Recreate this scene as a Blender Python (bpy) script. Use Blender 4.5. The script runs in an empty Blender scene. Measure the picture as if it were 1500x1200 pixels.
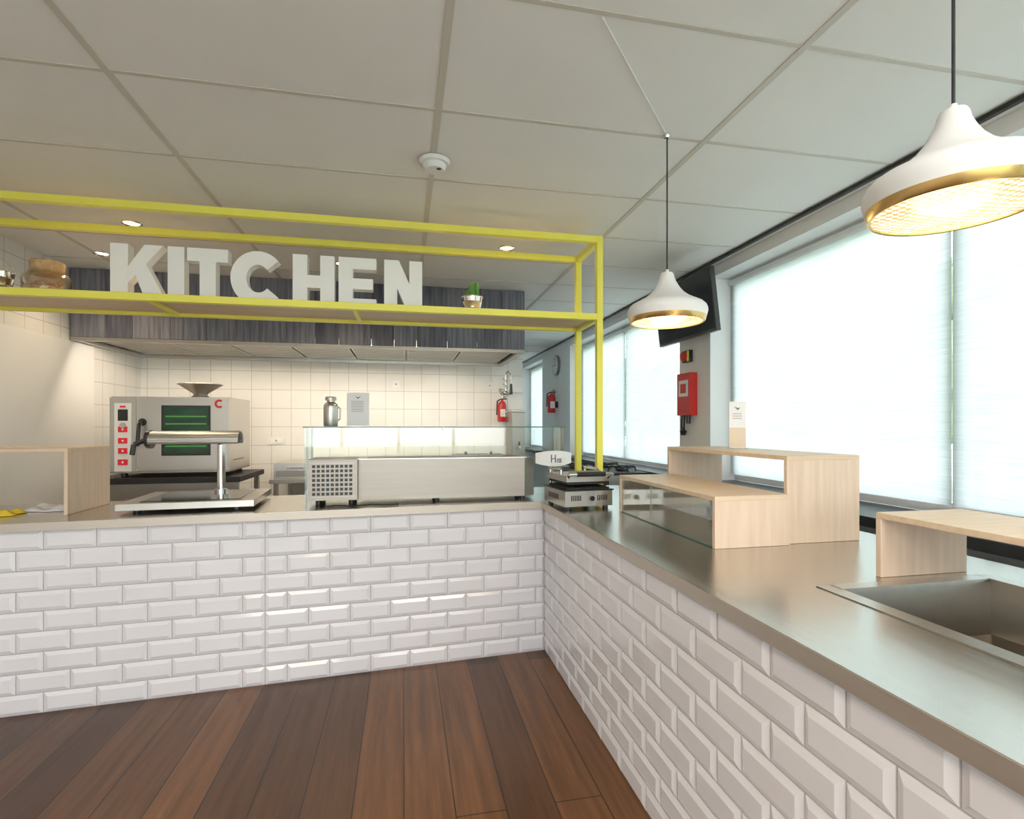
import bpy, bmesh, math, random
from mathutils import Vector, Matrix
random.seed(7)
S = bpy.context.scene
S.view_settings.view_transform = 'Standard'
# ------------------------------------------------------------------ materials
def _new(name):
    m = bpy.data.materials.new(name); m.use_nodes = True
    nt = m.node_tree; b = nt.nodes['Principled BSDF']
    return m, nt, b
def rgb(c): return (c[0], c[1], c[2], 1)
def pmat(name, col, rough=.5, metal=0., var=.06, scale=(6,6,6), bump=0., emit=None, es=0, trans=0., coat=0., col2=None, detail=4, rv=.1):
    m, nt, b = _new(name)
    tc = nt.nodes.new('ShaderNodeTexCoord'); mp = nt.nodes.new('ShaderNodeMapping')
    mp.inputs['Scale'].default_value = scale
    nt.links.new(tc.outputs['Object'], mp.inputs['Vector'])
    n = nt.nodes.new('ShaderNodeTexNoise'); n.inputs['Scale'].default_value = 1; n.inputs['Detail'].default_value = detail
    nt.links.new(mp.outputs[0], n.inputs['Vector'])
    r = nt.nodes.new('ShaderNodeValToRGB')
    a = col2 if col2 else tuple(max(0, c*(1-var)) for c in col)
    r.color_ramp.elements[0].color = rgb(a); r.color_ramp.elements[0].position = .3
    r.color_ramp.elements[1].color = rgb(col); r.color_ramp.elements[1].position = .7
    nt.links.new(n.outputs['Fac'], r.inputs[0]); nt.links.new(r.outputs[0], b.inputs['Base Color'])
    b.inputs['Roughness'].default_value = rough; b.inputs['Metallic'].default_value = metal
    b.inputs['Transmission Weight'].default_value = trans; b.inputs['Coat Weight'].default_value = coat
    if metal > .5:
        mr = nt.nodes.new('ShaderNodeMapRange'); mr.inputs[3].default_value = rough*(1-rv); mr.inputs[4].default_value = rough*(1+rv)
        nt.links.new(n.outputs['Fac'], mr.inputs[0]); nt.links.new(mr.outputs[0], b.inputs['Roughness'])
    if bump:
        bp = nt.nodes.new('ShaderNodeBump'); bp.inputs['Strength'].default_value = bump; bp.inputs['Distance'].default_value = .01
        nt.links.new(n.outputs['Fac'], bp.inputs['Height']); nt.links.new(bp.outputs[0], b.inputs['Normal'])
    if emit:
        b.inputs['Emission Color'].default_value = rgb(emit); b.inputs['Emission Strength'].default_value = es
    return m
def brickmat(name, c1, c2, mort, bw, rh, ms, axes, rough, offset=0., grain=None, bump=.3, coat=0.):
    m, nt, b = _new(name)
    tc = nt.nodes.new('ShaderNodeTexCoord'); sp = nt.nodes.new('ShaderNodeSeparateXYZ'); cb = nt.nodes.new('ShaderNodeCombineXYZ')
    nt.links.new(tc.outputs['Object'], sp.inputs[0])
    nt.links.new(sp.outputs[axes[0]], cb.inputs[0]); nt.links.new(sp.outputs[axes[1]], cb.inputs[1])
    br = nt.nodes.new('ShaderNodeTexBrick')
    br.offset = offset; br.offset_frequency = 2
    for k, v in (('Color1', rgb(c1)), ('Color2', rgb(c2)), ('Mortar', rgb(mort)), ('Scale', 1), ('Mortar Size', ms), ('Brick Width', bw), ('Row Height', rh), ('Mortar Smooth', .1)):
        br.inputs[k].default_value = v
    nt.links.new(cb.outputs[0], br.inputs['Vector'])
    out = br.outputs['Color']
    n = nt.nodes.new('ShaderNodeTexNoise'); mp = nt.nodes.new('ShaderNodeMapping')
    mp.inputs['Scale'].default_value = grain if grain else (3, 3, 3)
    nt.links.new(tc.outputs['Object'], mp.inputs['Vector']); nt.links.new(mp.outputs[0], n.inputs['Vector'])
    n.inputs['Scale'].default_value = 1; n.inputs['Detail'].default_value = 6; n.inputs['Roughness'].default_value = .65
    mr = nt.nodes.new('ShaderNodeMapRange'); mr.inputs[1].default_value = .3; mr.inputs[2].default_value = .7
    mr.inputs[3].default_value = .6 if grain else .94; mr.inputs[4].default_value = 1.3 if grain else 1.0
    nt.links.new(n.outputs['Fac'], mr.inputs[0])
    mx = nt.nodes.new('ShaderNodeMix'); mx.data_type = 'RGBA'; mx.blend_type = 'MULTIPLY'; mx.inputs['Factor'].default_value = 1
    nt.links.new(out, mx.inputs['A']); nt.links.new(mr.outputs[0], mx.inputs['B'])
    nt.links.new(mx.outputs['Result'], b.inputs['Base Color'])
    b.inputs['Roughness'].default_value = rough; b.inputs['Coat Weight'].default_value = coat
    bp = nt.nodes.new('ShaderNodeBump'); bp.inputs['Strength'].default_value = bump; bp.inputs['Distance'].default_value = .003; bp.invert = True
    nt.links.new(br.outputs['Fac'], bp.inputs['Height']); nt.links.new(bp.outputs[0], b.inputs['Normal'])
    return m
def glassmat(name, tint, refl=.08):
    m = bpy.data.materials.new(name); m.use_nodes = True; nt = m.node_tree; nt.nodes.clear()
    o = nt.nodes.new('ShaderNodeOutputMaterial'); mx = nt.nodes.new('ShaderNodeMixShader')
    t = nt.nodes.new('ShaderNodeBsdfTransparent'); g = nt.nodes.new('ShaderNodeBsdfGlossy')
    lw = nt.nodes.new('ShaderNodeLayerWeight'); lw.inputs[0].default_value = .25
    n = nt.nodes.new('ShaderNodeTexNoise'); n.inputs['Scale'].default_value = 3
    r = nt.nodes.new('ShaderNodeValToRGB'); r.color_ramp.elements[0].color = rgb(tint); r.color_ramp.elements[1].color = rgb([min(1, c*1.02) for c in tint])
    nt.links.new(n.outputs['Fac'], r.inputs[0]); nt.links.new(r.outputs[0], t.inputs[0])
    g.inputs['Roughness'].default_value = .03
    ml = nt.nodes.new('ShaderNodeMath'); ml.operation = 'MULTIPLY_ADD'; ml.inputs[1].default_value = .5; ml.inputs[2].default_value = refl
    nt.links.new(lw.outputs['Fresnel'], ml.inputs[0])
    nt.links.new(ml.outputs[0], mx.inputs[0]); nt.links.new(t.outputs[0], mx.inputs[1]); nt.links.new(g.outputs[0], mx.inputs[2])
    nt.links.new(mx.outputs[0], o.inputs[0]); return m
def blindmat(name):
    m = bpy.data.materials.new(name); m.use_nodes = True; nt = m.node_tree; nt.nodes.clear()
    o = nt.nodes.new('ShaderNodeOutputMaterial')
    tl = nt.nodes.new('ShaderNodeBsdfTranslucent')
    df = nt.nodes.new('ShaderNodeBsdfDiffuse'); df.inputs[0].default_value = (.75, .77, .77, 1)
    tr = nt.nodes.new('ShaderNodeBsdfTransparent'); tr.inputs[0].default_value = (.97, .98, 1, 1)
    m1 = nt.nodes.new('ShaderNodeMixShader'); m1.inputs[0].default_value = .15
    nt.links.new(tl.outputs[0], m1.inputs[1]); nt.links.new(df.outputs[0], m1.inputs[2])
    tc = nt.nodes.new('ShaderNodeTexCoord'); mp = nt.nodes.new('ShaderNodeMapping'); mp.inputs['Scale'].default_value = (2, 4, 120)
    n = nt.nodes.new('ShaderNodeTexNoise'); n.inputs['Scale'].default_value = 1; n.inputs['Detail'].default_value = 3
    nt.links.new(tc.outputs['Object'], mp.inputs[0]); nt.links.new(mp.outputs[0], n.inputs['Vector'])
    cr = nt.nodes.new('ShaderNodeValToRGB'); cr.color_ramp.elements[0].position = .3; cr.color_ramp.elements[0].color = (.385, .43, .43, 1); cr.color_ramp.elements[1].position = .7; cr.color_ramp.elements[1].color = (.485, .525, .525, 1)
    nt.links.new(n.outputs['Fac'], cr.inputs[0]); nt.links.new(cr.outputs[0], tl.inputs[0])
    m2 = nt.nodes.new('ShaderNodeMixShader'); m2.inputs[0].default_value = .028
    nt.links.new(m1.outputs[0], m2.inputs[1]); nt.links.new(tr.outputs[0], m2.inputs[2])
    nt.links.new(m2.outputs[0], o.inputs[0]); return m
def lampmat(name):
    m = bpy.data.materials.new(name); m.use_nodes = True; nt = m.node_tree; b = nt.nodes['Principled BSDF']
    tc = nt.nodes.new('ShaderNodeTexCoord'); sp = nt.nodes.new('ShaderNodeSeparateXYZ'); cb = nt.nodes.new('ShaderNodeCombineXYZ')
    nt.links.new(tc.outputs['Object'], sp.inputs[0]); nt.links.new(sp.outputs[0], cb.inputs[0]); nt.links.new(sp.outputs[1], cb.inputs[1])
    v = nt.nodes.new('ShaderNodeTexVoronoi'); v.voronoi_dimensions = '2D'; v.inputs['Scale'].default_value = 60; v.inputs['Randomness'].default_value = .12
    nt.links.new(cb.outputs[0], v.inputs['Vector'])
    v2 = nt.nodes.new('ShaderNodeTexVoronoi'); v2.voronoi_dimensions = '2D'; v2.inputs['Scale'].default_value = 14; v2.inputs['Randomness'].default_value = .4
    nt.links.new(cb.outputs[0], v2.inputs['Vector'])
    r = nt.nodes.new('ShaderNodeValToRGB')
    e = r.color_ramp.elements; e[0].position = .25; e[0].color = (1, .84, .50, 1); e[1].position = .48; e[1].color = (.24, .12, .03, 1)
    nt.links.new(v.outputs['Distance'], r.inputs[0])
    mr = nt.nodes.new('ShaderNodeMapRange'); mr.inputs[1].default_value = .1; mr.inputs[2].default_value = .75; mr.inputs[3].default_value = 3.2; mr.inputs[4].default_value = 1.15
    nt.links.new(v2.outputs['Distance'], mr.inputs[0])
    nt.links.new(r.outputs[0], b.inputs['Emission Color']); nt.links.new(mr.outputs[0], b.inputs['Emission Strength'])
    b.inputs['Base Color'].default_value = (.35, .24, .12, 1); b.inputs['Roughness'].default_value = .3
    return m

steel = pmat('brushed_steel', (.60, .575, .54), .33, 1, .05, (3, 40, 3))
steel_top = pmat('steel_worktop', (.60, .57, .53), .24, 1, .05, (70, 3, 3), detail=2, rv=.25)
steel_lip = pmat('steel_edge', (.60, .54, .47), .50, .85, .06, (6, 6, 60))
steel_dk = pmat('steel_dark', (.42, .395, .36), .36, 1, .08, (20, 3, 20))
steel_pn = pmat('steel_panel', (.33, .30, .265), .40, 1, .10, (2, 2, 30))
chrome = pmat('chrome', (.8, .79, .77), .12, 1, .03)
white = pmat('white_paint', (.82, .82, .82), .6, 0, .03, (2, 2, 2))
ceilm = pmat('ceiling_panel', (.84, .83, .81), .7, 0, .03, (3, 3, 3))
gridm = pmat('ceiling_grid', (.62, .58, .52), .5, 0, .03)
tilew = pmat('metro_tile_white', (.76, .75, .785), .14, 0, .03, (5, 5, 5), 0, coat=.2)
grout = pmat('grout', (.46, .44, .44), .9, 0, .1, (30, 30, 30))
yellow = pmat('yellow_powdercoat', (.92, .86, .13), .4, 0, .05)
letterm = pmat('letter_white', (.92, .92, .91), .45, 0, .02)
oak = pmat('light_oak', (.76, .60, .44), .45, 0, .1, (3, 60, 60), .03, col2=(.66, .50, .35))
oakv = pmat('light_oak_vertical', (.76, .60, .47), .45, 0, .1, (45, 45, 3), .03, col2=(.66, .51, .39))
black = pmat('black_plastic', (.02, .02, .022), .35, 0, .2)
blackm = pmat('black_iron', (.03, .03, .03), .5, .3, .2)
blackg = pmat('black_ceramic_glass', (.012, .015, .015), .08, 0, .1)
greeng = pmat('oven_window_glass', (.02, .09, .04), .08, 0, .1, (4, 4, 14), col2=(.01, .03, .02))
greenl = pmat('oven_rack_green', (.10, .40, .10), .3, 0, .1)
red = pmat('red_enamel', (.65, .03, .03), .35, 0, .1)
paper = pmat('paper', (.85, .85, .86), .7, 0, .03)
ink = pmat('ink', (.12, .12, .14), .7)
tan = pmat('tan_card', (.78, .64, .50), .6)
gold = pmat('brass', (.72, .48, .18), .28, 1, .08)
lampg = lampmat('lamp_glass_lit')
cord = pmat('cord_black', (.03, .03, .035), .6)
glassm = glassmat('clear_glass', (.95, .98, .97), .04)
glassedge = pmat('glass_edge', (.10, .22, .18), .1, 0, .1)
winglass = glassmat('window_glass', (.97, .99, .99), .02)
blind = blindmat('screen_blind')
frame_w = pmat('window_frame_white', (.78, .79, .8), .4)
sillm = pmat('dark_stone', (.035, .038, .042), .35, 0, .3, (20, 20, 20))
board = [pmat('grey_board_a', (.19, .195, .25), .6, 0, .5, (45, 45, 2.5), .1, col2=(.07, .072, .10)),
         pmat('grey_board_b', (.25, .255, .31), .6, 0, .5, (40, 40, 2), .1, col2=(.10, .102, .14)),
         pmat('grey_board_c', (.14, .145, .19), .6, 0, .5, (50, 50, 3), .1, col2=(.045, .047, .075))]
cactusm = pmat('cactus_green', (.14, .36, .08), .6, 0, .4, (60, 60, 10), .3)
soil = pmat('soil', (.06, .04, .03), .9, 0, .4, (60, 60, 60), .5)
cork = pmat('cork', (.62, .40, .20), .8, 0, .3, (50, 50, 50), .3)
corks = pmat('corks', (.70, .52, .28), .8, 0, .4, (60, 60, 60), .5, col2=(.35, .2, .08))
jarg = glassmat('jar_glass', (.97, .94, .88), .05)
clothy = pmat('yellow_cloth', (.85, .62, .05), .8, 0, .1, (20, 20, 20), .3)
clothb = pmat('checked_cloth', (.16, .18, .24), .9, 0, .6, (60, 60, 60), .3)
cupm = pmat('cup_kraft', (.55, .42, .30), .7)
screenm = pmat('tv_screen', (.03, .035, .04), .15)
tvback = pmat('tv_back', (.05, .055, .06), .4)
spotglow = pmat('spot_lamp_lit', (1, .85, .6), .4, emit=(1, .78, .45), es=6)
panelglow = pmat('panel_lamp_lit', (1, .95, .9), .4, emit=(1, .93, .85), es=1.5)
leaf = pmat('leaves', (.26, .36, .18), .8, 0, .5, (3, 3, 3), .6, col2=(.14, .22, .10))
bark = pmat('bark', (.16, .12, .09), .9, 0, .4, (8, 8, 2), .5)
paving = pmat('garden_ground', (.50, .52, .44), .9, 0, .2, (.6, .6, .6), .2, col2=(.36, .42, .28))
redlit = pmat('button_red', (.7, .02, .03), .3, emit=(1, .03, .04), es=.1)
floorm = brickmat('floor_planks', (.185, .080, .028), (.060, .025, .010), (.014, .008, .005), 1.9, .185, .0025, ('Y', 'X'), .30, .37, (26, 1.3, 1), .3)
tileback = brickmat('wall_tile', (.86, .85, .82), (.84, .83, .80), (.58, .55, .51), .2, .2, .003, ('X', 'Z'), .2, 0)
tileside = brickmat('wall_tile_side', (.86, .85, .83), (.84, .83, .81), (.58, .55, .51), .2, .2, .003, ('Y', 'Z'), .2, 0)

# ------------------------------------------------------------------ builder
class MB:
    def __init__(s, name): s.name = name; s.bm = bmesh.new(); s.mats = []
    def mi(s, m):
        if m not in s.mats: s.mats.append(m)
        return s.mats.index(m)
    def faces(s, vs, fs, m):
        v = [s.bm.verts.new(p) for p in vs]; k = s.mi(m)
        for f in fs:
            try:
                fc = s.bm.faces.new([v[i] for i in f]); fc.material_index = k; fc.smooth = True
            except ValueError: pass
    def box(s, x0, x1, y0, y1, z0, z1, m, rz=0, piv=None, rx=0):
        vs = [Vector((x, y, z)) for x in (x0, x1) for y in (y0, y1) for z in (z0, z1)]
        if rz or rx:
            c = Vector(piv) if piv else Vector(((x0+x1)/2, (y0+y1)/2, (z0+z1)/2))
            R = Matrix.Rotation(rz, 3, 'Z') @ Matrix.Rotation(rx, 3, 'X')
            vs = [R @ (v-c)+c for v in vs]
        s.faces(vs, [(0, 1, 3, 2), (4, 6, 7, 5), (0, 4, 5, 1), (2, 3, 7, 6), (0, 2, 6, 4), (1, 5, 7, 3)], m)
    def poly(s, pts, ext, m):
        n = len(pts); e = Vector(ext); P = [Vector(p) for p in pts]
        s.faces(P+[p+e for p in P], [tuple(range(n)), tuple(range(2*n-1, n-1, -1))]+[(i, (i+1) % n, n+(i+1) % n, n+i) for i in range(n)], m)
    def cyl(s, p0, p1, r0, m, r1=None, seg=20, caps=True):
        p0 = Vector(p0); p1 = Vector(p1); r1 = r0 if r1 is None else r1
        d = (p1-p0).normalized(); a = d.orthogonal().normalized(); b = d.cross(a)
        vs = []
        for p, r in ((p0, r0), (p1, r1)):
            for i in range(seg):
                t = 2*math.pi*i/seg; vs.append(p+(a*math.cos(t)+b*math.sin(t))*r)
        fs = [(i, (i+1) % seg, seg+(i+1) % seg, seg+i) for i in range(seg)]
        if caps: fs += [tuple(range(seg)), tuple(range(2*seg-1, seg-1, -1))]
        s.faces(vs, fs, m)
    def tube(s, pts, r, m, seg=10):
        for a, b in zip(pts[:-1], pts[1:]): s.cyl(a, b, r, m, seg=seg)
    def lathe(s, prof, c, m, seg=48, close=False):
        vs = []; n = len(prof)
        for r, z in prof:
            for i in range(seg):
                t = 2*math.pi*i/seg; vs.append((c[0]+r*math.cos(t), c[1]+r*math.sin(t), c[2]+z))
        fs = [(k*seg+i, k*seg+(i+1) % seg, (k+1)*seg+(i+1) % seg, (k+1)*seg+i) for k in range(n-1) for i in range(seg)]
        if close:
            fs += [tuple(range(seg)), tuple(range((n-1)*seg, n*seg))]
        s.faces(vs, fs, m)
    def done(s, bevel=0, keep=False):
        bm = s.bm
        bmesh.ops.recalc_face_normals(bm, faces=bm.faces)
        for e in bm.edges:
            if len(e.link_faces) == 2 and e.calc_face_angle(0) > math.radians(35): e.smooth = False
        if not keep:
            xs = [v.co for v in bm.verts]
            o = Vector(((min(v.x for v in xs)+max(v.x for v in xs))/2, (min(v.y for v in xs)+max(v.y for v in xs))/2, min(v.z for v in xs)))
            for v in bm.verts: v.co -= o
        else: o = Vector((0, 0, 0))
        me = bpy.data.meshes.new(s.name); bm.to_mesh(me); bm.free()
        for m in s.mats: me.materials.append(m)
        ob = bpy.data.objects.new(s.name, me); ob.location = o; S.collection.objects.link(ob)
        if bevel:
            md = ob.modifiers.new('bevel', 'BEVEL'); md.width = bevel; md.segments = 2; md.limit_method = 'ANGLE'; md.angle_limit = math.radians(50)
            md.harden_normals = False
        return ob
def light(name, kind, loc, e, col, parent=None, **k):
    l = bpy.data.lights.new(name, kind); l.energy = e; l.color = col
    for a, v in k.items():
        if a != 'rot': setattr(l, a, v)
    o = bpy.data.objects.new(name, l); S.collection.objects.link(o)
    o.location = loc
    if 'rot' in k: o.rotation_euler = k['rot']
    if parent: o.parent = parent; o.matrix_parent_inverse = Matrix.Translation(-parent.location)
    return o

CZ = 2.695; XL = -2.66; XW = 2.42; YB = 6.1; YE = 10.9; YR = -3.5; TOP = .94
# ------------------------------------------------------------------ room shell
b = MB('floor'); b.box(XL-.15, XW+.3, YR-.15, YE+.15, -.1, 0, floorm); b.done(keep=True)
b = MB('ceiling'); b.box(XL-.15, XW+.3, YR-.15, YE+.15, CZ, CZ+.1, ceilm)
x = 1.329-1.19*3
while x < XW: b.box(x-.013, x+.013, YR, YE, CZ-.004, CZ+.001, gridm); x += 1.19
y = 2.159-.612*9
while y < YE: b.box(XL, XW-.06, y-.009, y+.009, CZ-.003, CZ+.001, gridm); y += .612
b.done(keep=True)
b = MB('trim_1'); b.box(XW-.08, XW-.055, YR, YE, CZ-.022, CZ-.0045, black); b.box(XW-.055, XW-.002, YR, YE, CZ-.012, CZ-.0045, white); b.done(keep=True)
b = MB('wall_left'); b.box(XL-.15, XL, YR, YB+.15, 0, CZ, tileside)
b.box(XL, XL+.012, YR, 5.24, 0, 2.1, white); b.done(keep=True)
b = MB('wall_back'); b.box(XL, 1.38, YB, YB+.15, 0, CZ, tileback); b.done(keep=True)
b = MB('wall_corridor'); b.box(1.25, 1.38, YB+.15, YE, 0, CZ, white); b.done(keep=True)
b = MB('wall_end'); b.box(1.25, XW+.3, YE, YE+.15, 0, CZ, white); b.done(keep=True)
b = MB('wall_rear'); rx0, rx1 = -2.3, 2.1
b.box(XL-.15, rx0, YR-.15, YR, 0, CZ, white); b.box(rx1, XW+.3, YR-.15, YR, 0, CZ, white); b.box(rx0, rx1, YR-.15, YR, 0, .15, white); b.box(rx0, rx1, YR-.15, YR, 2.5, CZ, white); b.done(keep=True)
b = MB('window_4');  # unseen rear glazing without blinds, added so more daylight reaches the ceiling
for i in range(5):
    xc = rx0+.03+(rx1-rx0-.06)*i/4; b.box(xc-.03, xc+.03, YR-.12, YR-.06, .15, 2.5, frame_w)
b.box(rx0, rx1, YR-.12, YR-.06, .15, .21, frame_w); b.box(rx0, rx1, YR-.12, YR-.06, 2.44, 2.5, frame_w)
b.box(rx0+.05, rx1-.05, YR-.092, YR-.086, .2, 2.45, winglass); b.done(keep=True)
b = MB('wall_window')
ops = [(-3.24, 3.84), (4.32, 7.5), (9.1, 10.75)]
SZ, WZ = .97, 2.60
b.box(XW, XW+.3, YR, YE, 0, SZ-.05, white); b.box(XW, XW+.3, YR, YE, WZ, CZ, white)
yy = YR
for a, c in ops: b.box(XW, XW+.3, yy, a, SZ-.05, WZ, white); yy = c
b.box(XW, XW+.3, yy, YE, SZ-.05, WZ, white)
b.done(keep=True)
k = 1
for a, c in ops:
    w = MB('window_%d' % k)
    xs0, xs1 = XW+.22, XW+.27
    w.box(xs0, xs1, a, c, SZ, SZ+.06, frame_w); w.box(xs0, xs1, a, c, WZ-.06, WZ, frame_w)
    n = max(1, round((c-a)/1.7)); st = (c-a)/n
    for i in range(n+1):
        yc = min(max(a+i*st, a+.03), c-.03); w.box(xs0, xs1, yc-.03, yc+.03, SZ+.06, WZ-.06, frame_w)
    w.box(xs0+.02, xs0+.026, a+.06, c-.06, SZ+.06, WZ-.06, winglass)
    w.done(keep=True)
    bl = MB('roller_blind' )
    for i in range(n):
        y0 = a+i*st+.003; y1 = a+(i+1)*st-.003
        bl.faces([(XW+.18, y0, SZ+.05), (XW+.18, y1, SZ+.05), (XW+.18, y1, WZ-.03), (XW+.18, y0, WZ-.03)], [(0, 1, 2, 3)], blind)
        bl.cyl((XW+.175, y0, WZ-.035), (XW+.175, y1, WZ-.035), .022, frame_w)
        bl.box(XW+.172, XW+.188, y0, y1, SZ+.035, SZ+.052, frame_w)
    bl.done(keep=True)
    s_ = MB('trim_%d' % (k+1)); s_.box(2.2 if k == 1 else 2.3, XW+.215, a, c, SZ-.05, SZ, sillm); s_.done(keep=True)
    k += 1

# ------------------------------------------------------------------ counter
def fy(x): return 3.113+.08*x
def tilerun(b, P0, P1, nrm, z0, rows, th, tw, off0):
    P0 = Vector(P0); P1 = Vector(P1); L = (P1-P0).length; d = (P1-P0)/L; n = Vector(nrm)
    g = .0022; ins = .018
    for r in range(rows):
        za = z0+r*th+g; zb = z0+(r+1)*th-g
        u = -(off0 if r % 2 else off0+tw/2)
        while u < L:
            ua = max(u, 0)+g; ub = min(u+tw, L)-g; u += tw
            if ub-ua < .012: continue
            ii = min(ins, (ub-ua)/2-.002)
            vs = []
            for (uu, zz, dd) in [(ua, za, 0), (ub, za, 0), (ub, zb, 0), (ua, zb, 0), (ua, za, .003), (ub, za, .003), (ub, zb, .003), (ua, zb, .003),
                                 (ua+ii, za+ins, .0115), (ub-ii, za+ins, .0115), (ub-ii, zb-ins, .0115), (ua+ii, zb-ins, .0115)]:
                p = P0+d*uu+n*dd; vs.append((p.x, p.y, zz))
            b.faces(vs, [(0, 1, 5, 4), (1, 2, 6, 5), (2, 3, 7, 6), (3, 0, 4, 7)], tilew)
            # flat-shaded bevel + face so the facets stay crisp
            for f in ((4, 5, 9, 8), (5, 6, 10, 9), (6, 7, 11, 10), (7, 4, 8, 11), (8, 9, 10, 11)):
                vv = [b.bm.verts.new(vs[i]) for i in f]; fc = b.bm.faces.new(vv); fc.material_index = b.mi(tilew); fc.smooth = False
b = MB('kitchen_counter')
XF = .84; XBk = 2.0; YC = fy(XF); YN = -.7; X0 = XL+.02
def slab(p, z0, z1, m): b.poly([(q[0], q[1], z0) for q in p], (0, 0, z1-z0), m)
zs = .9
slab([(X0, fy(X0)), (XF, YC), (XF, YC+.75), (X0, fy(X0)+.75)], zs, TOP, steel_top)
slab([(XF, YN), (XBk, YN), (XBk, .7), (XF, .7)], zs, TOP, steel_top)
slab([(XF, .7), (1.225, .7), (1.225, 1.29), (XF, 1.29)], zs, TOP, steel_top)
slab([(1.76, .7), (XBk, .7), (XBk, 1.29), (1.76, 1.29)], zs, TOP, steel_top)
slab([(XF, 1.29), (XBk, 1.29), (XBk, YC+.75), (XF, YC+.75)], zs, TOP, steel_top)
slab([(X0, fy(X0)-.0025), (XF-.002, YC-.0025), (XF-.002, YC), (X0, fy(X0))], zs-.002, TOP-.0015, steel_lip)
b.box(XF-.0025, XF, YN, YC-.003, zs-.002, TOP-.0015, steel_lip)
# carcass
slab([(X0, fy(X0)+.03), (XF+.04, YC+.03), (XF+.04, YC+.06), (X0, fy(X0)+.06)], 0, zs, grout)
slab([(X0, fy(X0)+.70), (XF+.04, YC+.70), (XF+.04, YC+.72), (X0, fy(X0)+.72)], 0, zs, steel)
b.box(XF+.03, XF+.06, YN+.02, YC+.03, 0, zs, grout)
b.box(XBk-.04, XBk-.02, YN+.02, YC+.72, 0, zs, steel)
b.box(XF+.04, XBk-.04, YC+.70, YC+.72, 0, zs, steel)
b.box(XF+.03, XBk-.02, YN+.02, YN+.04, 0, zs, grout)
# sink
sx0, sx1, sy0, sy1 = 1.225, 1.76, .7, 1.29
for (x0, x1, y0, y1) in [(sx0-.045, sx0+.004, sy0-.04, sy1+.04), (sx1-.004, sx1+.045, sy0-.04, sy1+.04), (sx0, sx1, sy0-.04, sy0+.004), (sx0, sx1, sy1-.004, sy1+.04)]:
    b.box(x0, x1, y0, y1, TOP, TOP+.003, steel)
zb = .75; i2 = .02; tz = TOP+.003
rings = [(0.004, tz), (.008, TOP-.01), (i2, zb+.03), (i2+.03, zb)]
vs = []
for o_, z in rings: vs += [(sx0+o_, sy0+o_, z), (sx1-o_, sy0+o_, z), (sx1-o_, sy1-o_, z), (sx0+o_, sy1-o_, z)]
fs = [(k_*4+i, k_*4+(i+1) % 4, (k_+1)*4+(i+1) % 4, (k_+1)*4+i) for k_ in range(3) for i in range(4)]+[(12, 13, 14, 15)]
b.faces(vs, fs, steel_dk)
b.lathe([(.045, .004), (.04, .008), (.03, .003), (.0, .002)], (1.49, .99, zb), chrome, 24)
# tiles (added after the closed solids)
n = Vector((.08, -1)).normalized()
fx = lambda x: (x, fy(x)+.03)
seam = -.74
tilerun(b, fx(seam), fx(X0), n, 0, 9, .1, .222, 0)
tilerun(b, fx(seam), fx(XF+.028), n, 0, 9, .1, .222, 0)
tilerun(b, (XF+.03, YC+.02), (XF+.03, YN+.02), (-1, 0), 0, 9, .1, .222, .03)
b.done(keep=True)

# ------------------------------------------------------------------ yellow frame
b = MB('yellow_shelf_frame')
fx1 = 1.215; y1, y2 = 3.17, 3.58; t = .02; zt = 2.59; zsf = 2.10; xl = XL+.005
for yv in (y1, y2):
    b.box(fx1-t, fx1+t, yv-t, yv+t, TOP+.0005, zt+t, yellow)
    for zv in (zt, zsf): b.box(xl, fx1-t, yv-t, yv+t, zv-t, zv+t, yellow)
for zv in (zt, zsf): b.box(fx1-t, fx1+t, y1+t, y2-t, zv-t, zv+t, yellow)
for xv in (-1.35, -.28): b.box(xv-.012, xv+.012, y1+t, y2-t, zsf-t, zsf-.002, yellow)
b.box(xl, fx1-t, y1+t, y2-t, zsf-.002, zsf+.014, oak)
b.done(.002)
# letters
b = MB('kitchen_sign_letters')
h = .315; Y = 3.32; D = .07
def P(x, pts, o=0): b.poly([(x+p[0], Y+o, zsf+.0145+p[1]) for p in pts], (0, D-2*o, 0), letterm)
def R(x, a, c, z0, z1): P(x, [(a, z0), (c, z0), (c, z1), (a, z1)])
x = -1.60; R(x, 0, .088, 0, h); P(x, [(.0885, .10), (.0885, .19), (.17, h), (.265, h)]); P(x, [(.11, .185), (.165, .235), (.28, 0), (.175, 0)], .0006)
x = -1.312; R(x, 0, .085, 0, h)
x = -1.212; R(x, 0, .215, h-.075, h); R(x, .065, .15, 0, h-.075)
x = -.985; cx, cz, rx, rz = .15, h/2, .15, h/2+.004
N = 26; a0, a1 = math.radians(42), math.radians(318)
for i in range(N):
    A, B_ = a0+(a1-a0)*i/N, a0+(a1-a0)*(i+1)/N
    q = [(cx+rx*math.cos(A), cz+rz*math.sin(A)), (cx+rx*math.cos(B_), cz+rz*math.sin(B_)), (cx+(rx-.085)*math.cos(B_), cz+(rz-.08)*math.sin(B_)), (cx+(rx-.085)*math.cos(A), cz+(rz-.08)*math.sin(A))]
    P(x, [(a_, max(c_, 0)) for a_, c_ in q])
x = -.645; R(x, 0, .082, 0, h); R(x, .155, .237, 0, h); R(x, .082, .155, .12, .195)
x = -.385; R(x, 0, .082, 0, h); R(x, .082, .22, 0, .068); R(x, .082, .2, .125, .19); R(x, .082, .22, h-.068, h)
x = -.118; R(x, 0, .078, 0, h); R(x, .152, .23, 0, h); P(x, [(.0, h), (.088, h), (.23, 0), (.142, 0)], .0006)
b.done()

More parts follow.
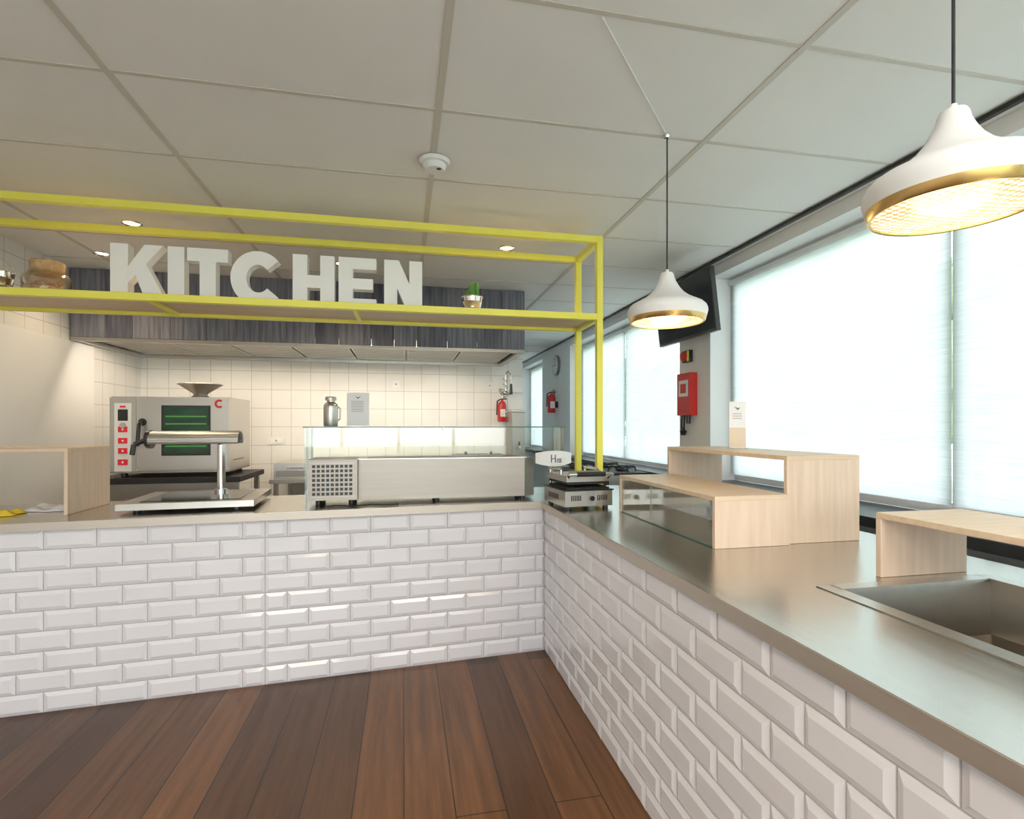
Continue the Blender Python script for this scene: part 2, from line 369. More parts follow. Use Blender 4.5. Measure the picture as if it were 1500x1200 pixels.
# shelf items
def bucket(b, c, r0, r1, hh):
    b.lathe([(0, 0), (r0, 0), (r0+.001, .004), (r0+(r1-r0)*.35, hh*.35), (r0+(r1-r0)*.35+.003, hh*.38), (r0+(r1-r0)*.35, hh*.41), (r0+(r1-r0)*.7, hh*.7), (r0+(r1-r0)*.7+.003, hh*.73), (r0+(r1-r0)*.7, hh*.76), (r1, hh), (r1+.004, hh+.002), (r1+.002, hh+.006), (r1-.004, hh), (r1-.006, hh-.015), (0, hh-.015)], c, chrome, 32)
zz = zsf+.0145
b = MB('potted_cactus'); c = (.43, 3.36, zz); bucket(b, c, .045, .066, .115)
b.lathe([(.056, .100), (0, .102)], c, soil, 24)
for dx, dy, r, hh in ((-.004, 0, .021, .11), (.027, .01, .017, .125), (-.028, .012, .015, .07), (.008, .028, .015, .09)):
    seg = 24; prof = [(r*.8, 0), (r, hh*.3), (r, hh*.75), (r*.75, hh*.92), (r*.35, hh*.99), (0, hh)]
    b.lathe(prof, (c[0]+dx, c[1]+dy, zz+.098), cactusm, seg)
    for i in range(8):
        A = i*math.pi/4; b.tube([(c[0]+dx+r*.95*math.cos(A), c[1]+dy+r*.95*math.sin(A), zz+.10), (c[0]+dx+r*.95*math.cos(A), c[1]+dy+r*.95*math.sin(A), zz+.098+hh*.8)], .003, cactusm, 5)
b.done()
b = MB('cork_jar'); c = (-1.93, 3.37, zz)
b.lathe([(0, 0), (.10, 0), (.108, .012), (.11, .05), (.11, .10), (.10, .125), (.08, .14), (.078, .15), (.072, .15), (.074, .138), (.094, .12), (.104, .1), (.104, .012), (0, .008)], c, jarg, 40)
b.lathe([(0, .012), (.1, .014), (.1, .05), (.07, .06), (0, .055)], c, corks, 24)
for i in range(40):
    A = random.uniform(0, 6.28); rr = random.uniform(.02, .088); p = Vector((c[0]+rr*math.cos(A), c[1]+rr*math.sin(A), zz+.06+random.uniform(0, .02)))
    dv = Vector((random.uniform(-1, 1), random.uniform(-1, 1), random.uniform(-.4, .4))).normalized()*.014
    b.cyl(p-dv, p+dv, .009, corks, seg=10)
b.lathe([(0, .128), (.071, .128), (.074, .15), (.078, .195), (.074, .2), (0, .2)], c, cork, 32)
b.done()
b = MB('steel_bucket'); bucket(b, (-2.14, 3.33, zz), .055, .072, .12)
b.tube([(-2.14+.072*math.cos(a), 3.33, zz+.115+.08*math.sin(a)) for a in [math.pi*i/12 for i in range(13)]], .003, chrome, 6); b.done()
b = MB('tealight_holder'); b.lathe([(0, 0), (.03, 0), (.034, .03), (.034, .04), (.028, .04), (.026, .01), (0, .01)], (1.05, 3.4, zz), chrome, 24); b.done()

# ------------------------------------------------------------------ hood
b = MB('extractor_hood')
hx0, hx1, hy = XL+.014, 1.13, 4.9
x = hx0; i = 0
while x < hx1-.01:
    w_ = min(random.choice((.2, .235, .25, .28)), hx1-x)
    b.box(x+.002, x+w_-.002, hy-random.uniform(0, .006), hy+.02, 2.135, CZ-.003, board[random.choice((0, 1, 2, 0, 1))]); x += w_
for yv in [hy+.02+.1965*i for i in range(6)]:
    b.box(hx1-.02, hx1, yv+.002, yv+.1945, 2.135, CZ-.003, board[i % 3]); i += 1
b.box(hx0, hx1-.02, hy+.02, YB-.002, 2.20, CZ-.003, steel_dk)
b.box(hx0, hx1, hy+.002, hy+.05, 2.105, 2.134, steel_dk)
b.box(hx0, hx0+.05, hy+.05, YB-.002, 2.108, 2.2, steel); b.box(hx1-.05, hx1, hy+.05, YB-.002, 2.108, 2.134, steel)
b.box(hx0+.05, hx1-.05, YB-.05, YB-.002, 2.108, 2.2, steel)
for i in range(7):
    xa = hx0+.08+i*.52
    b.box(xa, xa+.50, hy+.16, YB-.12, 2.14, 2.165, steel)
    for j in range(12): b.box(xa+.01, xa+.49, hy+.18+j*.07, hy+.195+j*.07, 2.137, 2.14, steel_dk)
b.box(hx0+.2, hx1-.2, hy+.055, hy+.10, 2.165, 2.20, panelglow)
hood = b.done()
light('hood_lamp', 'AREA', (-.75, hy+.08, 2.158), 36, (1, .83, .62), hood, shape='RECTANGLE', size=3.3, size_y=.04, rot=(math.radians(38), 0, 0))

# ------------------------------------------------------------------ ceiling spots, sensor, pendants
def spot(x, y, e=27, tilt=0):
    b = MB('ceiling_spotlight')
    b.lathe([(.045, -.002), (.052, -.010), (.058, -.004), (.058, 0)], (x, y, CZ), chrome, 32)
    b.lathe([(0, -.004), (.044, -.003)], (x, y, CZ), spotglow, 24)
    o = b.done()
    light('spot_lamp', 'SPOT', (x, y, CZ-.02), e, (1, .76, .48), o, spot_size=math.radians(130), spot_blend=.8, shadow_soft_size=.04)
for x, y in ((-1.687, 3.75), (.727, 3.73), (-.48, 4.35), (-1.7, 1.0), (-.5, .6), (-2.2, 4.45)): spot(x, y)  # spots after the first pair are added for extra light
b = MB('smoke_detector'); b.lathe([(.0, -.045), (.045, -.045), (.052, -.035), (.055, -.02), (.07, -.018), (.075, -.003), (.075, 0)], (.145, 2.57, CZ-.005), white, 40)
b.lathe([(.0, -.0465), (.012, -.046)], (.165, 2.55, CZ-.005), black, 12); b.done()
for x, y in ((-1.03, 1.62), (-.93, 1.75)):
    b = MB('ceiling_hook'); b.lathe([(0, -.02), (.004, -.018), (.011, -.004), (.011, 0)], (x, y, CZ), white, 10); b.done()
def pendant(x, y, zb):
    b = MB('pendant_lamp')
    b.lathe([(.010, .222), (.025, .22), (.029, .212), (.032, .197), (.041, .176), (.054, .153), (.073, .130), (.098, .110), (.128, .094), (.152, .082), (.164, .071), (.170, .058), (.171, .045), (.165, .022)], (x, y, zb), white, 72)
    b.lathe([(.165, .022), (.160, .004), (.157, 0), (.152, .001), (.151, .012)], (x, y, zb), gold, 72)
    b.lathe([(0, -.006), (.05, -.005), (.10, -.002), (.151, .004)], (x, y, zb), lampg, 72)
    b.cyl((x, y, zb+.215), (x, y, zb+.235), .010, white, .007)
    b.cyl((x, y, zb+.23), (x, y, CZ-.012), .0035, cord, seg=8)
    b.lathe([(0, -.016), (.012, -.014), (.016, -.004)], (x, y, CZ), chrome, 24)
    o = b.done()
    light('pendant_bulb', 'POINT', (x, y, zb-.04), 3.5, (1, .74, .45), o, shadow_soft_size=.1)
pendant(1.14, 2.144, 1.865); pendant(1.19, .945, 1.885)
b = MB('ceiling_cable'); b.tube([(.61, 1.56, CZ-.006), (1.12, 2.12, CZ-.006)], .002, white, 6); b.done()
for y in (-.4, -2.0):  # unseen panels behind the camera, added to light the tiled counter front
    for x in (-.7, 1.0):
        b = MB('added_light_panel'); b.box(x-.58, x+.58, y-.29, y+.29, CZ-.02, CZ-.0045, white); b.box(x-.56, x+.56, y-.27, y+.27, CZ-.022, CZ-.02, panelglow); o = b.done()
        light('fill_panel_lamp', 'AREA', (x, y, CZ-.03), 24, (1, .86, .70) if x < 0 else (1, .95, .89), o, shape='RECTANGLE', size=1.1, size_y=.52)

# ------------------------------------------------------------------ wooden risers
def riser(x0, x1, y0, y1, hh, ends, t=.018, glass=False):
    b = MB('wooden_riser'); z = TOP+.0005
    b.box(x0, x1, y0, y1, z+hh-t, z+hh, oak)
    for e in ends:
        if e == 'n': b.box(x0, x1, y0, y0+t, z, z+hh-t, oakv)
        if e == 'f': b.box(x0, x1, y1-t, y1, z, z+hh-t, oakv)
        if e == 'r': b.box(x1-t, x1, y0, y1, z, z+hh-t, oakv)
        if e == 'l': b.box(x0, x0+t, y0, y1, z, z+hh-t, oakv)
    if glass:
        b.box(x0+.006, x0+.010, y0+t, y1-t, z, z+hh-t-.001, glassm); ym = y0+.55
        b.box(x0+.005, x0+.011, ym-.002, ym+.002, z, z+hh-t-.001, steel_dk)
        b.box(x0+.004, x0+.012, y0+t, y1-t, z, z+.004, glassedge)
    return b.done(.0012)
riser(1.16, 1.488, 1.81, 2.72, .2, 'nf', glass=True)
riser(1.49, 1.83, 1.83, 2.80, .35, 'nf')
riser(1.445, 1.775, .45, 1.385, .2, 'fn')
riser(-2.5, -1.735, 3.19, 3.60, .35, 'lr')

# ------------------------------------------------------------------ combi oven
b = MB('combi_oven'); ox0, ox1, oy0, oy1, oz0, oz1 = -2.27, -1.405, 4.7, 5.3, 1.02, 1.645
b.box(ox0, ox1, oy0+.03, oy1, oz0+.03, oz1, steel)
b.box(ox0, ox0+.185, oy0+.002, oy0+.03, oz0+.03, oz1-.01, steel)
b.box(ox0+.19, ox1-.002, oy0-.005, oy0+.03, oz0+.05, oz1-.02, steel)
b.box(-1.90, -1.54, oy0-.008, oy0-.005, 1.17, 1.575, black); b.box(-1.885, -1.555, oy0-.010, oy0-.008, 1.185, 1.56, greeng)
for z in (1.24, 1.30, 1.42, 1.48): b.box(-1.87, -1.57, oy0-.0115, oy0-.010, z, z+.012, greenl)
b.box(ox0+.035, ox0+.155, oy0-.002, oy0+.002, 1.05, 1.59, white)
b.box(ox0+.06, ox0+.13, oy0-.004, oy0-.002, 1.45, 1.54, black)
for z, w_ in ((1.555, .02), (1.36, .045), (1.27, .045), (1.19, .045), (1.10, .05)):
    b.box(ox0+.095-w_/2-.01, ox0+.095+w_/2+.01, oy0-.006, oy0-.002, z, z+.045 if z < 1.5 else z+.015, redlit)
    if z < 1.5: b.box(ox0+.088, ox0+.102, oy0-.007, oy0-.006, z+.015, z+.03, paper)
b.cyl((ox0+.095, oy0-.012, 1.415), (ox0+.095, oy0, 1.415), .022, steel)
b.tube([(ox0+.235, oy0-.005, 1.44), (ox0+.235, oy0-.06, 1.42), (ox0+.225, oy0-.07, 1.25)], .014, black)
b.cyl((ox0+.235, oy0-.01, 1.44), (ox0+.235, oy0, 1.44), .03, black)
b.box(ox0, ox1, oy0-.01, oy1, oz0+.015, oz0+.03, steel_dk)
for i in range(20):
    A, B_ = math.radians(50+13*i), math.radians(50+13*(i+1))
    cx_, cz_ = -1.475, 1.59
    b.poly([(cx_+r*math.cos(t_), oy0-.007, cz_+r*math.sin(t_)) for r, t_ in ((.036, A), (.036, B_), (.018, B_), (.018, A))], (0, .003, 0), red)
for x in (ox0+.07, ox1-.07):
    for y in (oy0+.08, oy1-.08): b.cyl((x, y, oz0-.018), (x, y, oz0+.02), .025, black)
for i in range(6): b.box(ox1-.001, ox1+.002, oy0+.12+i*.05, oy0+.15+i*.05, 1.12, 1.13, black)
b.done(.003)
b = MB('oven_stand'); b.box(-2.4, -1.3, 4.62, 5.38, .955, 1.0, blackm); b.box(-2.38, -1.32, 4.66, 5.36, .25, .28, steel)
b.box(-2.38, -1.32, 4.66, 4.68, .60, .954, steel_dk)
for x in (-2.37, -1.37):
    for y in (4.68, 5.3): b.box(x, x+.04, y, y+.04, 0, .955, steel)
b.done(.002)
b = MB('steel_funnel'); b.lathe([(.0, .0), (.07, 0), (.075, .01), (.05, .03), (.06, .045), (.165, .115), (.175, .12), (.17, .124), (.055, .055), (0, .05)], (-1.72, 5.0, oz1+.001), steel_dk, 40); b.done()

# hot plate with lamp arm
b = MB('heated_carving_station'); z = TOP+.001; ang = .07
cx_, cy_ = -1.17, 3.42; bx = lambda *a, **k: b.box(*a, rz=ang, piv=(cx_, cy_, z))
bx(-1.51, -.84, 3.16, 3.72, z+.018, z+.055, steel); 
b.box(-1.42, -.92, 3.22, 3.66, z+.055, z+.058, blackg, rz=ang, piv=(cx_, cy_, z))
for x in (-1.42, -.92):
    for y in (3.22, 3.64): b.cyl((x, y, z), (x, y, z+.02), .02, black)
b.cyl((-1.12, 3.60, z+.05), (-1.12, 3.60, 1.31), .024, chrome); b.cyl((-1.12, 3.60, z+.055), (-1.12, 3.60, z+.075), .04, chrome)
segs = 18; rr = .058
for j in range(segs):
    A, B_ = math.radians(-25+230*j/segs), math.radians(-25+230*(j+1)/segs)
    q = [(-1.47, 3.50+r*math.cos(t_), 1.325+r*math.sin(t_)*.95) for r, t_ in ((rr, A), (rr, B_), (rr-.004, B_), (rr-.004, A))]
    b.poly(q, (.49, 0, 0), steel)
b.cyl((-1.12, 3.60, 1.30), (-1.12, 3.53, 1.345), .02, chrome)
b.box(-1.45, -1.0, 3.455, 3.545, 1.305, 1.315, steel_dk)
b.cyl((-1.49, 3.50, 1.33), (-1.465, 3.50, 1.33), .055, black); b.tube([(-1.49, 3.49, 1.33), (-1.545, 3.46, 1.30), (-1.55, 3.45, 1.24)], .014, black)
b.done(.0015)

# refrigerated well
b = MB('refrigerated_topping_unit'); z = TOP+.001
b.box(-.55, -.27, 3.25, 3.53, z+.03, z+.27, steel_pn)
for r_ in range(7):
    for c_ in range(9):
        b.box(-.525+c_*.026, -.507+c_*.026, 3.2485, 3.25, z+.06+r_*.027, z+.077+r_*.027, black)
b.box(-.536, -.284, 3.2475, 3.2495, z+.05, z+.055, steel_dk); b.box(-.536, -.284, 3.2475, 3.2495, z+.247, z+.252, steel_dk)
b.box(-.27, .76, 3.30, 3.53, z+.02, z+.265, steel_pn)
b.poly([(.76, 3.30, z+.02), (.76, 3.30, z+.265), (.83, 3.34, z+.265), (.83, 3.34, z+.02)], (0, .19, 0), steel_pn)
b.box(-.28, .77, 3.285, 3.54, z+.265, z+.272, steel)
b.box(-.22, .74, 3.35, 3.50, z+.2725, z+.274, steel_dk)
for x in (-.5, -.31, .2, .75):
    for y in (3.33, 3.49): b.cyl((x, y, z), (x, y, z+.035), .018, black)
b.done(.002)
b = MB('power_cable'); b.tube([(-.43+.04*i, 3.19+.022*math.sin(i*1.3), TOP+.006) for i in range(11)], .004, black, 8); b.done()
b = MB('glass_sneeze_guard'); gx0, gx1, gy0, gy1 = -.62, 1.10, 3.56, 3.78
b.box(gx0, gx1, gy0, gy0+.006, TOP+.001, 1.398, glassm); b.box(gx0, gx0+.006, gy0+.006, gy1, TOP+.001, 1.398, glassm); b.box(gx1-.006, gx1, gy0+.006, gy1, TOP+.001, 1.398, glassm)
b.box(gx0-.01, gx1+.01, gy0-.01, gy1+.02, 1.398, 1.406, glassedge)
for x, y in ((gx0+.012, gy0+.014), (gx1-.012, gy0+.014), (gx0+.012, gy1-.012), (gx1-.012, gy1-.012)): b.cyl((x, y, TOP+.001), (x, y, 1.398), .006, steel_dk, seg=10)
b.cyl((.26, gy0-.012, 1.36), (.26, gy0-.012, 1.4), .008, chrome); b.cyl((.26, gy0-.016, 1.37), (.26, gy0+.01, 1.37), .012, chrome)
b.done()
zg = 1.4065
b = MB('insulated_flask'); b.lathe([(0, 0), (.042, 0), (.046, .01), (.046, .13), (.043, .145), (.03, .158), (.024, .163), (.024, .17), (.034, .172), (.036, .19), (.03, .197), (0, .198)], (-.475, 3.67, zg), steel, 36)
b.tube([(-.43, 3.67, zg+.13), (-.415, 3.67, zg+.12), (-.415, 3.67, zg+.05), (-.43, 3.67, zg+.04)], .005, steel, 8); b.done()
def menu(x, y, z, w_, hh, rz, tanband=False):
    b = MB('menu_card_holder'); pv = (x, y, z)
    b.box(x-w_/2, x+w_/2, y-.035, y+.035, z+.0005, z+.004, glassm, rz=rz, piv=pv)
    b.box(x-w_/2, x+w_/2, y-.0015, y+.0015, z+.004, z+hh, paper, rz=rz, piv=pv)
    b.poly([(x-.02, y-.004, z+hh*.90), (x, y-.004, z+hh*.82), (x+.02, y-.004, z+hh*.90), (x, y-.004, z+hh*.86)], (0, .001, 0), ink)
    for i in range(7 if not tanband else 3): b.box(x-w_*.3, x+w_*.25, y-.003, y-.002, z+hh*(.74-.05*i), z+hh*(.74-.05*i)+.002, ink, rz=rz, piv=pv)
    if tanband: b.box(x-w_/2, x+w_/2, y-.0028, y-.002, z+.01, z+hh*.45, tan, rz=rz, piv=pv)
    b.done()
menu(-.30, 3.66, zg, .145, .225, 0)
menu(1.70, 2.45, TOP+.351, .085, .245, -.25, True)

# contact grill
b = MB('panini_grill'); z = TOP+.001
b.box(.86, 1.15, 2.80, 3.12, z+.018, z+.105, steel)
for i in range(2):
    for j in range(6): b.box(.895+i*.16+j*.011, .901+i*.16+j*.011, 2.7985, 2.80, z+.05, z+.08, black)
b.cyl((1.02, 2.785, z+.062), (1.02, 2.80, z+.062), .014, black)
for j in range(8): b.box(.8585, .8605, 2.9+j*.02, 2.91+j*.02, z+.05, z+.08, black)
b.box(.855, 1.155, 2.79, 3.12, z+.105, z+.112, black)
b.box(.875, 1.135, 2.81, 3.08, z+.112, z+.122, blackm)
for j in range(14): b.box(.88+j*.018, .888+j*.018, 2.815, 3.075, z+.122, z+.127, blackm)
b.box(.875, 1.135, 2.81, 3.08, z+.14, z+.155, blackm); b.box(.87, 1.14, 2.805, 3.09, z+.155, z+.19, steel)
b.poly([(.88, 2.82, z+.19), (1.13, 2.82, z+.19), (1.1, 2.86, z+.21), (.91, 2.86, z+.21)], (0, 0, .004), steel)
for x in (.89, 1.12): b.tube([(x, 3.10, z+.09), (x, 3.10, z+.215), (x, 2.93, z+.215), (x, 2.93, z+.185)], .009, chrome)
b.tube([(.885, 2.81, z+.175), (.87, 2.775, z+.20), (1.14, 2.775, z+.20), (1.125, 2.81, z+.175)], .008, chrome); b.cyl((.92, 2.775, z+.20), (1.09, 2.775, z+.20), .013, black)
for x in (.89, 1.12):
    for y in (2.83, 3.09): b.cyl((x, y, z), (x, y, z+.02), .016, black)
o = b.done(.002); o.rotation_euler[2] = .10; o.location.y += .01
b = MB('table_number_sign'); dz = -.05
b.lathe([(0, 0), (.035, 0), (.035, .006), (0, .006)], (.95, 3.3, TOP+.001), chrome, 24); b.cyl((.95, 3.3, TOP+.005), (.95, 3.3, 1.22), .004, chrome)
for i in range(10):
    a, c = .83+.024*i, .83+.024*(i+1); f = lambda q: 3.29-.03*(1-((q-.95)/.12)**2)
    b.poly([(a, f(a), dz+1.2+.02*((a-.95)/.12)**2), (c, f(c), dz+1.2+.02*((c-.95)/.12)**2), (c, f(c), dz+1.30-.015*((c-.95)/.12)**2), (a, f(a), dz+1.30-.015*((a-.95)/.12)**2)], (0, .004, 0), paper)
yv = 3.2575
for q in ((.925, .931, 1.225, 1.275), (.95, .956, 1.225, 1.275), (.931, .95, 1.247, 1.252), (.964, .968, 1.225, 1.25), (.975, .979, 1.225, 1.25), (.988, .992, 1.225, 1.25), (.979, .988, 1.246, 1.25), (.979, .988, 1.225, 1.229)):
    b.box(q[0], q[1], yv, yv+.004, dz+q[2], dz+q[3], ink)
b.done()

# back kitchen equipment
b = MB('steel_work_table'); b.box(-1.25, 1.3, 5.35, YB-.002, .86, .9, steel); b.box(-1.2, 1.25, 5.4, 6.05, .3, .33, steel); b.box(-1.25, 1.3, YB-.02, YB-.003, .9, 1.0, steel)
for x in (-1.22, 0, 1.22):
    for y in (5.38, 6.02): b.box(x, x+.04, y, y+.04, 0, .86, steel)
b.done(.002)
b = MB('undercounter_appliance'); b.box(-1.22, -.62, 5.4, 5.95, .902, 1.05, steel); b.box(-1.2, -.64, 5.396, 5.4, .92, .98, steel_dk); b.box(-1.1, -.74, 5.37, 5.385, 1.0, 1.01, chrome)
b.box(-1.1, -1.09, 5.38, 5.4, 1.0, 1.01, chrome); b.box(-.75, -.74, 5.38, 5.4, 1.0, 1.01, chrome); b.done(.003)
b = MB('bain_marie'); b.box(.5, 1.1, 5.45, 6.0, .902, 1.08, steel); b.box(.53, .79, 5.5, 5.95, 1.08, 1.1, steel_dk); b.box(.81, 1.07, 5.5, 5.95, 1.08, 1.1, steel_dk)
for x in (.66, .94): b.cyl((x, 5.72, 1.1), (x, 5.72, 1.13), .015, black)
b.cyl((.6, 5.44, .98), (.6, 5.452, .98), .025, black); b.done(.003)
b = MB('water_boiler'); b.box(1.15, 1.295, 5.6, 5.95, .91, 1.56, steel_dk); b.box(1.145, 1.3, 5.595, 5.955, 1.56, 1.58, steel); b.cyl((1.22, 5.59, 1.05), (1.22, 5.6, 1.05), .02, black)
b.tube([(1.22, 5.6, 1.2), (1.22, 5.55, 1.2), (1.22, 5.54, 1.16)], .01, chrome); b.cyl((1.22, 5.55, 1.2), (1.22, 5.55, 1.24), .008, black)
for y in (5.63, 5.92):
    for x in (1.17, 1.275): b.cyl((x, y, .9005), (x, y, .915), .012, black)
b.done(.004)
b = MB('gas_stove'); b.box(1.5, 2.15, 4.4, 5.2, .08, .97, steel); b.box(1.49, 2.16, 4.39, 5.21, .97, .99, blackm)
for x in (1.55, 2.1):
    for y in (4.45, 5.15): b.cyl((x, y, 0), (x, y, .09), .025, black)
for cx_ in (1.66, 1.99):
    for cy_ in (4.6, 5.0):
        b.lathe([(.05, 0), (.05, .02), (.03, .03), (0, .03)], (cx_, cy_, .99), blackm, 20)
        b.tube([(cx_+.13*math.cos(a), cy_+.13*math.sin(a), 1.03) for a in [math.pi/2*i+math.pi/4 for i in range(5)]], .007, blackm, 6)
        for i in range(4):
            a = math.pi/2*i; b.tube([(cx_+.14*math.cos(a), cy_+.14*math.sin(a), .99), (cx_+.12*math.cos(a), cy_+.12*math.sin(a), 1.035), (cx_+.04*math.cos(a), cy_+.04*math.sin(a), 1.035)], .007, blackm, 6)
for i in range(4): b.cyl((1.6+i*.15, 4.37, .9), (1.6+i*.15, 4.4, .9), .022, black)
b.box(1.55, 2.1, 4.385, 4.4, .25, .8, steel_dk); b.cyl((1.58, 4.36, .77), (2.07, 4.36, .77), .01, chrome)
b.done(.003)
b = MB('pre_rinse_tap'); b.tube([(1.14, YB-.02, 1.80), (1.14, YB-.14, 1.80), (1.14, YB-.15, 2.0)], .014, chrome)
b.tube([(1.14+.03*math.cos(i*.9)+.0, YB-.15+.03*math.sin(i*.9), 1.98-.009*i) for i in range(24)], .005, chrome, 6)
b.tube([(1.14, YB-.15, 2.0), (1.17, YB-.17, 2.04), (1.2, YB-.2, 1.98), (1.2, YB-.2, 1.88)], .009, chrome); b.cyl((1.2, YB-.2, 1.77), (1.2, YB-.2, 1.89), .02, black, .013)
b.cyl((1.08, YB-.08, 1.83), (1.2, YB-.08, 1.78), .022, chrome); b.cyl((1.14, YB-.02, 1.80), (1.14, YB-.001, 1.80), .035, chrome); b.done()
def extinguisher(x, y, z, s=1):
    b = MB('fire_extinguisher'); b.lathe([(0, 0), (.045*s, 0), (.052*s, .01*s), (.052*s, .2*s), (.04*s, .235*s), (.015*s, .25*s), (.015*s, .27*s), (0, .27*s)], (x, y, z), red, 28)
    b.box(x-.01*s, x+.06*s, y-.01*s, y+.01*s, z+.27*s, z+.285*s, black); b.box(x-.01*s, x+.05*s, y-.008*s, y+.008*s, z+.295*s, z+.305*s, black, )
    b.cyl((x, y, z+.265*s), (x, y, z+.305*s), .01*s, chrome)
    b.tube([(x-.015*s, y, z+.275*s), (x-.06*s, y, z+.25*s), (x-.065*s, y, z+.08*s)], .008*s, black, 8); b.box(x-.03*s, x+.03*s, y-.0545*s, y-.045*s, z+.06*s, z+.15*s, paper); return b
b = extinguisher(1.12, YB-.07, 1.46, .95); b.box(1.09, 1.15, YB-.021, YB-.001, 1.6, 1.68, black); b.done()
def socket(x, z, w_=.085, hh=.085):
    b = MB('wall_socket'); b.box(x-w_/2, x+w_/2, YB-.012, YB-.0005, z-hh/2, z+hh/2, white)
    b.box(x-w_*.3, x+w_*.3, YB-.016, YB-.012, z-hh*.3, z+hh*.3, paper); b.cyl((x, YB-.0165, z), (x, YB-.016, z), .012, grout); b.done(.002)
socket(-.085, 1.88); socket(.984, 1.88); socket(-1.35, 1.25, .17)

# ------------------------------------------------------------------ right side items
b = MB('wall_television')
ty0, ty1 = 3.41, 4.27; zt0, zt1 = 2.10, 2.56
def q(off, z): return 2.20-(z-zt0)*.12+off
b.poly([(q(0, zt0), ty0, zt0), (q(0, zt1), ty0, zt1), (q(.035, zt1), ty0, zt1), (q(.035, zt0), ty0, zt0)], (0, ty1-ty0, 0), tvback)
b.poly([(q(-.002, zt0+.02), ty0+.012, zt0+.02), (q(-.002, zt1-.012), ty0+.012, zt1-.012), (q(0, zt1-.012), ty0+.012, zt1-.012), (q(0, zt0+.02), ty0+.012, zt0+.02)], (0, ty1-ty0-.024, 0), screenm)
b.box(2.19, 2.26, 3.70, 4.0, 2.2, 2.46, tvback); b.box(2.25, XW-.09, 3.86, 3.92, 2.3, 2.35, black); b.box(XW-.09, XW-.001, 3.86, 4.0, 2.24, 2.42, black)
b.done(.003)
b = MB('fire_hose_box'); b.box(XW-.07, XW-.001, 4.03, 4.24, 1.50, 1.86, red); b.box(XW-.073, XW-.07, 4.06, 4.21, 1.66, 1.80, paper); b.box(XW-.074, XW-.073, 4.09, 4.18, 1.69, 1.77, red)
b.tube([(XW-.04, 4.19, 1.5), (XW-.045, 4.19, 1.40), (XW-.045, 4.18, 1.36)], .018, black); b.tube([(XW-.04, 4.10, 1.5), (XW-.045, 4.10, 1.43)], .018, black); b.cyl((XW-.045, 4.18, 1.37), (XW-.045, 4.18, 1.33), .03, black, .02)
b.done(.003)
b = MB('fire_alarm_button'); b.box(XW-.035, XW-.001, 4.10, 4.22, 1.96, 2.06, black); b.cyl((XW-.06, 4.17, 2.01), (XW-.035, 4.17, 2.01), .04, red); b.box(XW-.04, XW-.035, 4.105, 4.135, 1.965, 2.055, yellow); b.done(.002)
b = MB('wall_clock'); cy_, cz_ = 8.15, 2.38
b.cyl((XW-.04, cy_, cz_), (XW-.001, cy_, cz_), .16, steel_dk, seg=40); b.cyl((XW-.042, cy_, cz_), (XW-.04, cy_, cz_), .145, paper, seg=40)
for i in range(12):
    a = math.pi/6*i; b.cyl((XW-.044, cy_+.12*math.cos(a), cz_+.12*math.sin(a)), (XW-.042, cy_+.12*math.cos(a), cz_+.12*math.sin(a)), .008, ink, seg=8)
b.box(XW-.045, XW-.042, cy_-.006, cy_+.006, cz_, cz_+.11, ink); b.box(XW-.045, XW-.042, cy_, cy_+.08, cz_-.006, cz_+.006, ink); b.done()
b = extinguisher(XW-.10, 8.15, 1.62, 1.2); b.box(XW-.035, XW-.001, 8.12, 8.18, 1.7, 1.8, black); b.done()
b = MB('extinguisher_sign'); b.box(XW-.006, XW-.001, 8.3, 8.5, 1.75, 1.95, red); b.box(XW-.007, XW-.006, 8.33, 8.47, 1.8, 1.9, paper); b.done()
def cups(x, y, n_):
    b = MB('stacked_paper_cups'); z = TOP+.001
    for i in range(n_): b.lathe([(0, 0), (.026, 0), (.037, .085), (.039, .085), (.039, .089), (.036, .088), (.025, .004), (0, .004)], (x, y, z+i*.014), cupm, 24)
    b.done()
cups(1.90, 2.25, 3); cups(1.93, 2.05, 2); cups(1.60, 2.25, 2); cups(1.68, 2.15, 1)
b = MB('espresso_tamper'); b.lathe([(0, 0), (.028, 0), (.028, .02), (.01, .03), (.012, .06), (.018, .08), (.012, .095), (0, .097)], (1.66, 2.62, TOP+.001), black, 24); b.done()
def cloth(name, x, y, z, w_, d_, hh, m):
    b = MB(name); N = 14; vs = []
    for i in range(N+1):
        for j in range(N+1):
            u, v = i/N, j/N; e = min(u, v, 1-u, 1-v)
            zz = z+.002+hh*min(1, e*5)*(.55+.45*math.sin(u*9+v*4)*math.cos(v*7-u*3))
            vs.append((x+(u-.5)*w_+.01*math.sin(v*9), y+(v-.5)*d_+.01*math.sin(u*8), zz))
    fs = [(i*(N+1)+j, (i+1)*(N+1)+j, (i+1)*(N+1)+j+1, i*(N+1)+j+1) for i in range(N) for j in range(N)]
    b.faces(vs, fs, m); o = b.done(); md = o.modifiers.new('th', 'SOLIDIFY'); md.thickness = .002; md.offset = 1
cloth('yellow_cleaning_cloth', -2.08, 3.25, TOP, .16, .12, .03, clothy)
cloth('white_cleaning_cloth', -1.93, 3.42, TOP, .24, .18, .03, paper)
cloth('checked_tea_towel', 2.3, 1.62, SZ, .14, .22, .035, clothb)

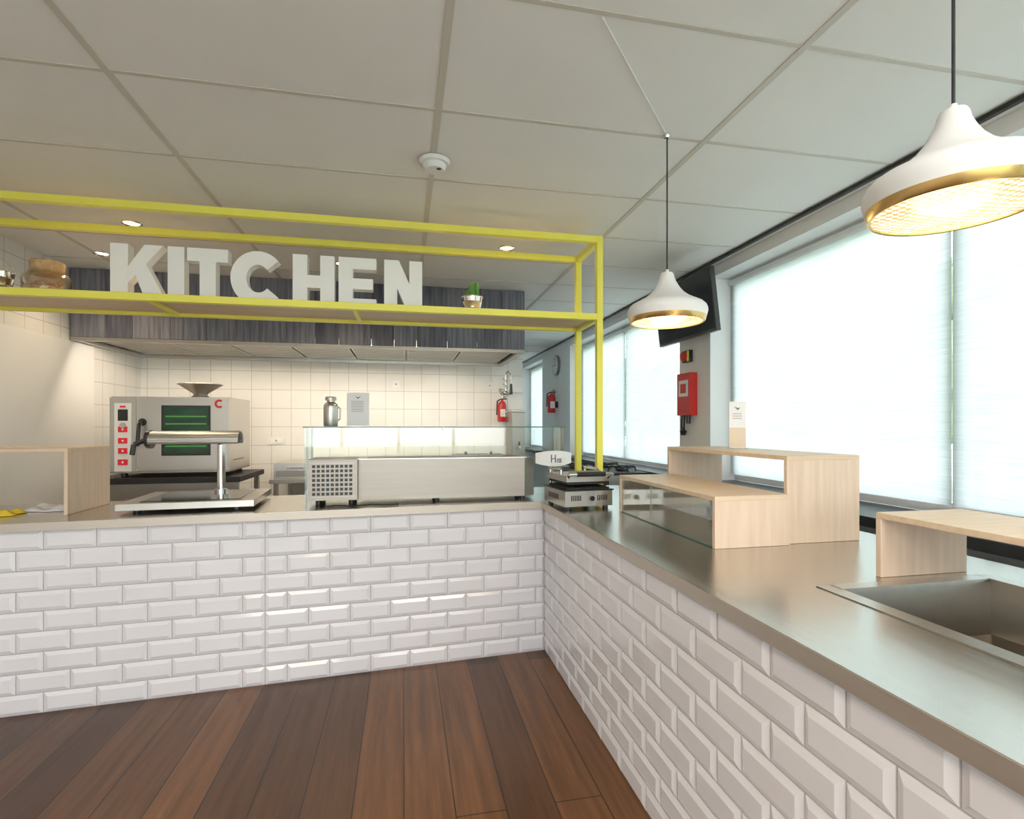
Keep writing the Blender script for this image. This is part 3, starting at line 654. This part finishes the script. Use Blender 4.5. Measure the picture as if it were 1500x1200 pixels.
# ------------------------------------------------------------------ outside
b = MB('lawn'); b.box(-40, 40, -38, 42, -.4, -.3, paving); b.done(keep=True)
def tree(x, y, hh, r):
    b = MB('garden_tree'); b.cyl((x, y, -.299), (x, y, hh*.6), .16, bark, .08, seg=12)
    for i in range(60):
        a = random.uniform(0, 6.28); rr = r*random.uniform(0, 1)**.6; zc = hh*.3+random.uniform(0, hh*.65); s_ = r*random.uniform(.12, .3)
        res = bmesh.ops.create_icosphere(b.bm, subdivisions=2, radius=s_, matrix=Matrix.Translation((x+rr*math.cos(a), y+rr*math.sin(a), max(zc, s_*1.3-.25))))
        k_ = b.mi(leaf)
        for v in res['verts']:
            v.co += Vector([random.uniform(-.2, .2)*s_ for _ in range(3)])
            for f in v.link_faces: f.material_index = k_
    b.done()
for x, y, hh, r in ((9.5, 7.2, 4.2, 1.7), (13, 9.0, 4.6, 2.2), (14, 14.5, 3.4, 2.0), (16, 12, 4.0, 2.2), (9, 19, 4.0, 2.0), (7.5, -3.5, 5, 2)): tree(x, y, hh, r)

# ------------------------------------------------------------------ world, sun, camera
w = bpy.data.worlds.new('World'); S.world = w; w.use_nodes = True; nt = w.node_tree
bg = nt.nodes['Background']; tc = nt.nodes.new('ShaderNodeTexCoord'); sp = nt.nodes.new('ShaderNodeSeparateXYZ'); r = nt.nodes.new('ShaderNodeValToRGB')
nt.links.new(tc.outputs['Generated'], sp.inputs[0]); nt.links.new(sp.outputs['Z'], r.inputs[0])
e = r.color_ramp.elements; e[0].position = 0; e[0].color = (.97, .985, 1, 1); e[1].position = .7; e[1].color = (.84, .92, 1, 1)
nt.links.new(r.outputs[0], bg.inputs[0]); bg.inputs['Strength'].default_value = 6.8
cam = bpy.data.cameras.new('Camera'); co = bpy.data.objects.new('Camera', cam); S.collection.objects.link(co)
co.location = (0, 0, 1.41); co.rotation_euler = (math.pi/2, 0, -math.radians(11.6))
cam.sensor_width = 36; cam.lens = 36*772/1500; cam.shift_y = .016; cam.clip_start = .02; cam.clip_end = 200
S.camera = co
